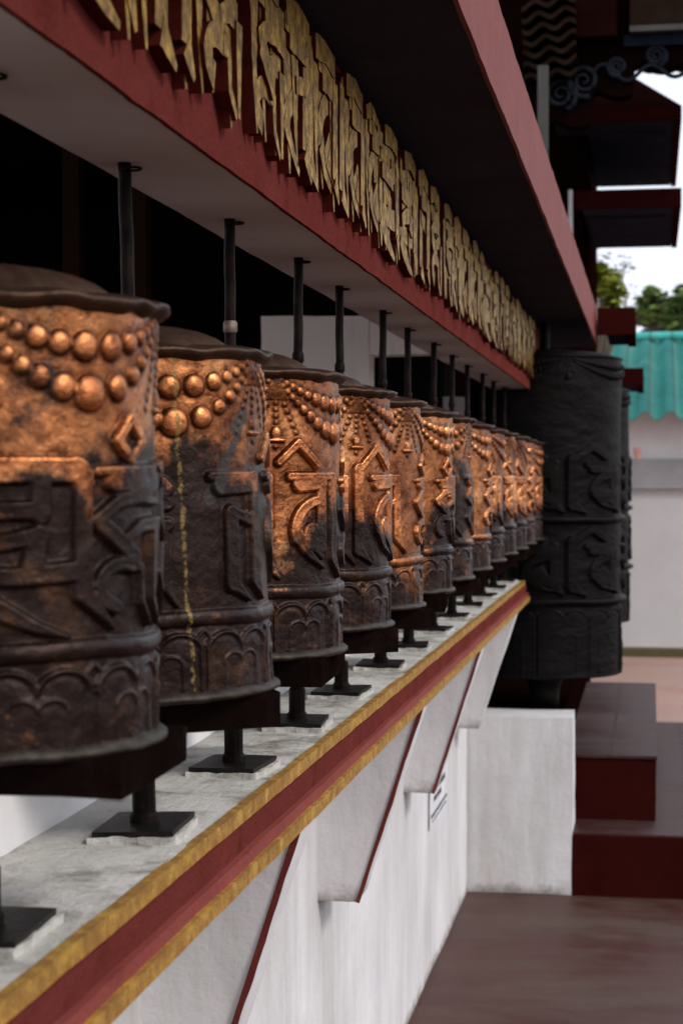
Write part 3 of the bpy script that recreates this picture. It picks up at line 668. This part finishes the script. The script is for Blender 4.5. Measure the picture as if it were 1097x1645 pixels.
# ---------------------------------------------------------------- tall black wheels at the end
def big_wheel(D, lab, seed):
    X = .545; w = empty('large_prayer_wheel', P(X, D, -1.16)); tag(w, lab, 'prayer wheel', 'tall black prayer wheels')
    rb = .392*K; hh = 1.61*K; zb = (-1.0+1.16)*K
    va = math.atan2(-D, X)
    gl = ['te', 'hum', 'va', 'na', 'pa', 'ma', 'te']; angs = [36, 88, 139, 191, 242, 294, 345]
    kw = dict(glyphs=[(va+R(a+4), g) for a, g in zip(angs, gl)], swag0=va+R(62), lotus0=va+R(14), seed=seed, letter_z0=[.33, .66], letter_h=.205, cellw=.21, bands=[(.305, .014, .011), (.635, .014, .010)], pet_h=.27)
    th_scale = 2.0
    me = body_mesh('body', 420, 420, rb, hh, **kw)
    # exaggerate the depth of the relief for the larger drum
    n = len(me.vertices); co = np.empty(n*3, dtype=np.float32); me.vertices.foreach_get('co', co); co = co.reshape(-1, 3)
    r = np.hypot(co[:, 0], co[:, 1]); rn = rb+(r-rb)*2.3; co[:, 0] *= rn/r; co[:, 1] *= rn/r; me.vertices.foreach_set('co', co.ravel()); me.update()
    link('body', me, w, M['black_patina'], (0, 0, zb))
    bm = bmesh.new(); lathe(bm, [(0, 0), (rb, 0), (rb+.008, .004), (rb+.004, .012)], 64); link('lower_rim', mesh_from('lower_rim', bm, True), w, M['black_patina'], (0, 0, zb-.004))
    bm = bmesh.new(); lathe(bm, [(rb-.002, 0), (rb+.008, .006), (rb+.006, .012), (rb*.8, .03), (rb*.3, .05), (0, .052)], 64); link('lid', mesh_from('lid', bm, True), w, M['black_patina'], (0, 0, zb+hh-.004))
    bm = bmesh.new(); lathe(bm, [(.0, -.02), (.062, -.02), (.060, .03), (.066, .07), (.085, .10), (.088, zb-.004)], 28); link('pivot_stand', mesh_from('pivot_stand', bm, True), w, M['plate'], (0, 0, 0))
    bm = bmesh.new(); lathe(bm, [(.088, 0), (.0905, .003), (.0905, .018), (.088, .021)], 28); link('bearing_ring', mesh_from('bearing_ring', bm, True), w, M['steel'], (0, 0, zb-.03))
    bm = bmesh.new(); lathe(bm, [(.018, 0), (.018, .12)], 14); link('rod', mesh_from('rod', bm, True), w, M['black_patina'], (0, 0, zb+hh+.04))
big_wheel(9.45, 'tall near-black prayer wheel with two rows of letters, standing behind the white pedestal', 71)
big_wheel(12.9, 'tall black prayer wheel mostly hidden behind the nearer one by the white pedestal', 72)

pd = ubox('pedestal', .373, 1.30, 8.82, 9.14, -2.03, -1.165, M['wall_white'], None, (8, 8, 8), .005, 3, 1.0)
tag(pd, 'white plastered block pedestal in front of the nearer tall black wheel', 'pedestal')
pl = ubox('plinth', .44, 2.2, 9.145, 13.6, -1.73, -1.185, M['maroon'], None, (2, 2, 2), .002, 3); tag(pl, 'near black plinth in deep shade behind the white pedestal', 'plinth')

# ---------------------------------------------------------------- notice on the wall
nt = empty('notice', P(WX-.004, 7.55, -1.40)); tag(nt, 'small white paper notice with lines of black print on the lower white wall', 'notice')
bm = hbox(Vector((-.001, -.25, -.02)), Vector((.0015, .25, .15)), (1, 10, 6), .0006, 9); link('paper', mesh_from('paper', bm), nt, M['paper'], (.003, 0, 0))
rnd = random.Random(3)
for r_, (z, h_, y0, y1) in enumerate(((.118, .022, -.15, .10), (.085, .020, -.17, .16), (.055, .018, -.15, .05), (.012, .011, -.23, .22), (-.005, .006, -.2, .2))):
    bm = bmesh.new(); y = y0
    while y < y1:
        w_ = rnd.uniform(.008, .02)
        _grid_box(bm, Vector((.0005, y, z+rnd.uniform(0, .2)*h_)), Vector((.0012, y+w_*.78, z+h_)), (1, 1, 1), 0, 1, 0); y += w_+(.016 if rnd.random() < .2 else 0)
    link('print_line', mesh_from('print_line', bm), nt, M['ink'], (.0052, 0, 0))

# ---------------------------------------------------------------- ground, steps, far courtyard
def sheet(name, X0, X1, Da, Db, z, m, n=(1, 1)):
    bm = bmesh.new(); vs = [[bm.verts.new(P(X0+(X1-X0)*i/n[0], Da+(Db-Da)*j/n[1], z)) for j in range(n[1]+1)] for i in range(n[0]+1)]
    for i in range(n[0]):
        for j in range(n[1]): bm.faces.new((vs[i][j], vs[i][j+1], vs[i+1][j+1], vs[i+1][j]))
    return tag(link(name, mesh_from(name, bm), None, M[m]), kind='structure')
sheet('ground', 600, -600, -600, 1500, -2.045, 'yard')
sheet('floor', 1.2, -60, -8, 9.2, -2.03, 'floor')
step = ubox('terrace', 1.2, -14, 8.86, 13.0, -2.04, -1.73, M['terrace'], None, (1, 1, 1)); tag(step, kind='structure')
rs = ubox('step_riser', .372, -14, 8.82, 8.858, -2.04, -1.737, M['dark_red'], None, (1, 1, 1)); tag(rs, kind='structure')
cy = ubox('courtyard_paving', 8, -30, 13.003, 18.2, -2.04, -1.733, M['yard'], None, (1, 1, 1)); tag(cy, kind='structure')
bn = empty('bench', P(.20, 10.9, -1.73)); tag(bn, 'low dark red masonry bench with a worn glossy top beside the white pedestal', 'bench')
def part(name, X0, X1, Da, Db, z0, z1, m, par, **k):
    o = ubox(name, X0, X1, Da, Db, z0, z1, M[m], None, **k); o.parent = par; o.location = Vector(o.location)-Vector(par.location); return o
part('bench_body', .425, -.030, 9.22, 12.5, -1.73, -1.420, 'dark_red', bn, seg=(6, 20, 3), amp=.004, freq=4)
part('bench_top', .43, -.035, 9.21, 12.52, -1.4145, -1.40, 'terrace', bn)
kb = ubox('kerb', 8, -30, 17.75, 18.0, -1.733, -1.66, M['verge'], None, (4, 1, 1), .01, 2); tag(kb, kind='structure')
bw = empty('boundary_wall', P(0, 18.3, -1.73)); tag(bw, 'long low white courtyard wall in front of the turquoise roofed building', 'wall')
part('wall', 6, -22, 18.2, 18.6, -1.73, -.10, 'far_white', bw, seg=(20, 1, 4), amp=.01, freq=1)
part('coping', 6, -22, 18.15, 18.65, -.099, -.085, 'grey_wall', bw)
fb = empty('far_building', P(-4, 28, -1.73)); tag(fb, 'white building with a turquoise tiled roof beyond the courtyard wall', 'building')
part('wall', 6, -24, 26, 34, -1.73, 1.0, 'white', fb, seg=(10, 1, 3), amp=.01, freq=1)
part('wall_band', 6, -24, 25.93, 25.998, -1.0, .28, 'grey_wall', fb)
rf = bpy.data.meshes.new('roof'); bm = bmesh.new()
nx, ny = 900, 108; Xa, Xb = 5.0, -22.0; Da, Db, za, zb_ = 25.2, 29.0, .74, 2.10
g = []
for j in range(ny+1):
    row = []
    t = j/ny
    for i in range(nx+1):
        X = Xa+(Xb-Xa)*i/nx; ph = (X/.34) % 1
        up = .045*math.sin(ph*2*math.pi)+(.03 if ph < .5 else 0)
        crs = (t*12) % 1
        row.append(bm.verts.new(P(X, Da+(Db-Da)*t, za+(zb_-za)*t+up+.11*(1-crs))-P(0, 26, 0)))
    g.append(row)
for j in range(ny):
    for i in range(nx): bm.faces.new((g[j][i], g[j][i+1], g[j+1][i+1], g[j+1][i]))
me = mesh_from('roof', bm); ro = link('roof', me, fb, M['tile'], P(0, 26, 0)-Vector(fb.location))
bm = bmesh.new(); tube(bm, [Vector((x, 0, 0)) for x in (-4, 18)], .055, 12); link('ridge_cap', mesh_from('ridge_cap', bm), ro, M['tile'], P(0, 29, 2.25)-P(0, 26, 0))
part('gable_back', 5, -22, 29.0, 33, 1.0, 2.2, 'white', fb)
pn = ubox('draped_cloth', .19, .12, 20.8, 20.9, .22, .36, M['pink'], None, (3, 2, 4), .02, 8); tag(pn, 'small pink cloth just visible past the second tall black wheel', 'cloth')

# ---------------------------------------------------------------- pavilion with stacked flat eaves
pv = empty('pavilion', P(.9, 16, -1.73)); tag(pv, 'dark pavilion with stacked red-edged box eaves at the upper right', 'building')
part('wall', .56, 3.2, 14.6, 19.0, -1.0, 3.5, 'maroon', pv)
part('corner_strip', .63, .60, 13.95, 14.05, 1.75, 2.21, 'white', pv)
def eave_box(Xl, Xr, Da, Db, z0, z1, par, name='eave', th=.05):
    e = part(name, Xl-.05, Xr+.05, Da+.05, Db, z0+.012, z1-.01, 'shaded_soffit', par)
    def sub(nm, *a):
        o = ubox(nm, *a, M['dark_red'] if nm != 'front_fascia' or True else None); o.parent = e
        o.location = Vector(o.location)-Vector(par.location)-Vector(e.location); return o
    sub('front_fascia', Xl, Xr, Da, Da+.048, z0, z1); sub('side_fascia', Xr, Xr+.048, Da+.0485, Db, z0, z1)
    return e
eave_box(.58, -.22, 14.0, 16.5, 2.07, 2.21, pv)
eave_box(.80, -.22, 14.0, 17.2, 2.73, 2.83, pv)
# recessed coffer lips below the eaves catch the light
for z0, Db in ((2.055, 16.3), (2.715, 17.0)): part('soffit_panel', .50, -.10, 14.5, Db, z0, z0+.026, 'shaded_soffit', pv)
bm = bmesh.new(); q = [(-.9, 14.0, 2.832), (.22, 14.0, 2.832), (.22, 17.2, 2.832), (-.9, 17.2, 2.832), (-.9, 15.0, 3.3), (-.15, 15.2, 3.32), (-.15, 16.2, 3.32), (-.9, 16.2, 3.3)]
vv = [bm.verts.new(P(-x, d, z)) for x, d, z in q]
for f in ((0, 1, 2, 3), (0, 1, 5, 4), (1, 2, 6, 5), (2, 3, 7, 6), (3, 0, 4, 7), (4, 5, 6, 7)): bm.faces.new([vv[i] for i in f])
for v_ in vv: v_.co -= Vector(pv.location)
link('hipped_roof', mesh_from('hipped_roof', bm), pv, M['maroon'])
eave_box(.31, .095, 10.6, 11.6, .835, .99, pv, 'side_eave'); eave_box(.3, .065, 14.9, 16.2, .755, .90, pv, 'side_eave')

# ---------------------------------------------------------------- portico with carved valance
pt = empty('portico', P(.6, 12, -1.73)); tag(pt, 'shadowed temple portico with carved cloud scroll valance at the top right corner', 'building')
part('column', .635, .70, 11.28, 11.34, .9, 2.56, 'column', pt)
# scalloped board
prof = []
X = 1.05
def zbot(X):                                             # lower outline of the valance
    a = 2.28 if X > .38 else (2.46 if X > .12 else 2.62)
    return a-.045*abs(math.sin((X+.2)*math.pi/.27))
top_pts, bot_pts = [], []
Xs = [1.05-.02*i for i in range(160)]
bm = bmesh.new(); base = P(0, 11.6, 2.5)
for dd in (0, .12):
    pass
fr, bk = [], []
for X in Xs:
    z = zbot(X)
    fr.append((bm.verts.new(P(X, 11.6, z)-base), bm.verts.new(P(X, 11.6, 3.35)-base)))
    bk.append((bm.verts.new(P(X, 11.75, z)-base), bm.verts.new(P(X, 11.75, 3.35)-base)))
for i in range(len(Xs)-1):
    bm.faces.new((fr[i][0], fr[i+1][0], fr[i+1][1], fr[i][1])); bm.faces.new((bk[i][0], bk[i+1][0], bk[i+1][1], bk[i][1])); bm.faces.new((fr[i][0], fr[i+1][0], bk[i+1][0], bk[i][0])); bm.faces.new((fr[i][1], fr[i+1][1], bk[i+1][1], bk[i][1]))
val = link('valance', mesh_from('valance', bm), pt, M['maroon'], base-Vector(pt.location))
def scroll(X, z, r, turns=2.1, flip=1, w=.016):
    bm = bmesh.new(); pts = []
    for i in range(48):
        t = i/47; a = flip*t*turns*2*math.pi-1.2; rr = r*(1-.88*t); pts.append(Vector((rr*math.cos(a), 0, rr*math.sin(a))))
    tube(bm, pts, lambda t: w*(1-.5*t), 6); link('scroll', mesh_from('scroll', bm, True), val, M['scroll'], P(X, 11.58, z)-base)
scroll(.575, 2.44, .085); scroll(.43, 2.52, .085, flip=-1); scroll(-.02, 2.66, .055); scroll(.22, 2.60, .05, flip=-1)
bm = bmesh.new(); pts = [Vector((K*.02*i, 0, .05*math.sin(i*.42)*(1-i/60))) for i in range(34)]; tube(bm, pts, .011, 6); link('scroll_vine', mesh_from('scroll_vine', bm, True), val, M['scroll'], P(.38, 11.58, 2.56)-base)
part('fascia_rail', .14, -3, 11.48, 11.58, 2.795, 2.83, 'column', pt); part('frieze', .14, -3, 11.5, 11.59, 2.835, 3.4, 'tan', pt)
part('teal_beam', .18, -3, 11.55, 11.597, 2.72, 2.79, 'teal', pt)
for i in range(7):
    bm = bmesh.new(); n = 40; rows = []
    for j in range(n+1):
        t = j/n; X = .80-.33*t; z = 2.50+.068*i+.020*math.sin(t*math.pi*4+i*.8)+.05*t
        c = P(X, 11.45-.03*i, z)-Vector(pt.location)
        rows.append([bm.verts.new(c+Vector((0, dy, dz))) for dy, dz in ((0, 0), (.16, .01), (.16, .028), (0, .024))])
    for a, b in zip(rows, rows[1:]):
        for k in range(4): bm.faces.new((a[k], a[(k+1) % 4], b[(k+1) % 4], b[k]))
    bm.faces.new(rows[0]); bm.faces.new(rows[-1][::-1]); link('carved_bracket', mesh_from('carved_bracket', bm), pt, M['tan'])
part('bracket_block', .47, .22, 11.42, 11.58, 2.76, 3.3, 'red_dim', pt)
part('roof_slab', 3.0, -1.6, 11.4, 13.6, 3.36, 3.6, 'maroon', pt)
# back row of the valance, slate painted, seen against the sky
bm = bmesh.new(); base2 = P(-.4, 12.9, 2.9); Xs = [.1-.02*i for i in range(150)]; fr = []; bk = []
for X in Xs:
    z = 2.91-.05*abs(math.sin((X+.10)*math.pi/.225))
    fr.append((bm.verts.new(P(X, 12.9, z)-base2), bm.verts.new(P(X, 12.9, 3.35)-base2))); bk.append((bm.verts.new(P(X, 13.0, z)-base2), bm.verts.new(P(X, 13.0, 3.35)-base2)))
for i in range(len(Xs)-1):
    bm.faces.new((fr[i][0], fr[i+1][0], fr[i+1][1], fr[i][1])); bm.faces.new((bk[i][0], bk[i+1][0], bk[i+1][1], bk[i][1])); bm.faces.new((fr[i][0], fr[i+1][0], bk[i+1][0], bk[i][0]))
link('scalloped_eave', mesh_from('scalloped_eave', bm), pt, M['teal'], base2-Vector(pt.location))

# ---------------------------------------------------------------- trees
def tree(name, base, hgt, crown_r, n, mats, lab, cat, trunk_r=.12, leaf=.14, squash=.8, seed=1, cz=None, clumps=14):
    rnd = random.Random(seed); t = empty(name, base); tag(t, lab, cat)
    bm = bmesh.new(); tube(bm, [Vector((.05*math.sin(i), .05*math.cos(i*1.4), hgt*i/6)) for i in range(7)], lambda s: trunk_r*(1-.65*s), 8)
    cs = []
    for i in range(clumps):
        a = rnd.uniform(0, 6.28); rr = crown_r*rnd.random()**.5*.8; cs.append((Vector((rr*math.cos(a), rr*math.sin(a), hgt+crown_r*squash*rnd.uniform(-.6, .75))), crown_r*rnd.uniform(.22, .42)))
    for c, r_ in cs: tube(bm, [Vector((0, 0, hgt*.6)), Vector((c.x*.4, c.y*.4, hgt*.8)), c], lambda s: trunk_r*.4*(1-.8*s), 5)
    link('trunk', mesh_from('trunk', bm, True), t, M['bark'])
    for mi, mm in enumerate(mats):
        bm = bmesh.new()
        for i in range(n//len(mats)):
            c, r_ = cs[rnd.randrange(len(cs))]
            d = Vector((rnd.gauss(0, 1), rnd.gauss(0, 1), rnd.gauss(0, 1))).normalized()*r_*rnd.random()**.45
            p = c+d; q = Matrix.Rotation(rnd.uniform(0, 6.28), 3, 'Z') @ Matrix.Rotation(rnd.uniform(-1.1, 1.1), 3, 'X')
            s = leaf*rnd.uniform(.6, 1.3); vs = [bm.verts.new(p+q @ Vector(v)*s) for v in ((-.5, 0, 0), (0, -.28, .06), (.6, 0, -.05), (0, .28, .06))]
            bm.faces.new(vs)
        link('crown' if mi == 0 else 'foliage', mesh_from('crown', bm), t, M[mm])
    return t
def tp(px, py, D): return P((VPX-px)/F*D, D, (VPY-py)/F*D)
b = tp(1075, 512, 40); tree('broadleaf_tree', (b.x, b.y, 0), b.z, .74, 2200, ['leaf_dark', 'leaf_mid', 'leaf_light'], 'dark green leafy tree rising behind the turquoise roof', 'tree', seed=4, leaf=.21, squash=.62, clumps=22)
b = tp(1130, 520, 44); tree('broadleaf_tree', (b.x, b.y, 0), b.z, .95, 2600, ['leaf_dark', 'leaf_mid'], 'leafy tree at the right edge behind the turquoise roof', 'tree', seed=9, leaf=.22, squash=.7)
b = tp(958, 440, 26); tree('bare_tree', (b.x, b.y, 0), b.z-.2, .55, 700, ['petal'], 'thin brown trunked tree with pale sparse blossom under the lower pavilion eave', 'tree', seed=5, leaf=.07, trunk_r=.10, clumps=18)
b = tp(957, 475, 20); tree('yellow_bush', (b.x, b.y, 0), b.z, .26, 900, ['leaf_yellow'], 'small yellow-green bush tip showing above the far red eave corner', 'bush', seed=6, leaf=.10, trunk_r=.03, squash=1.3)
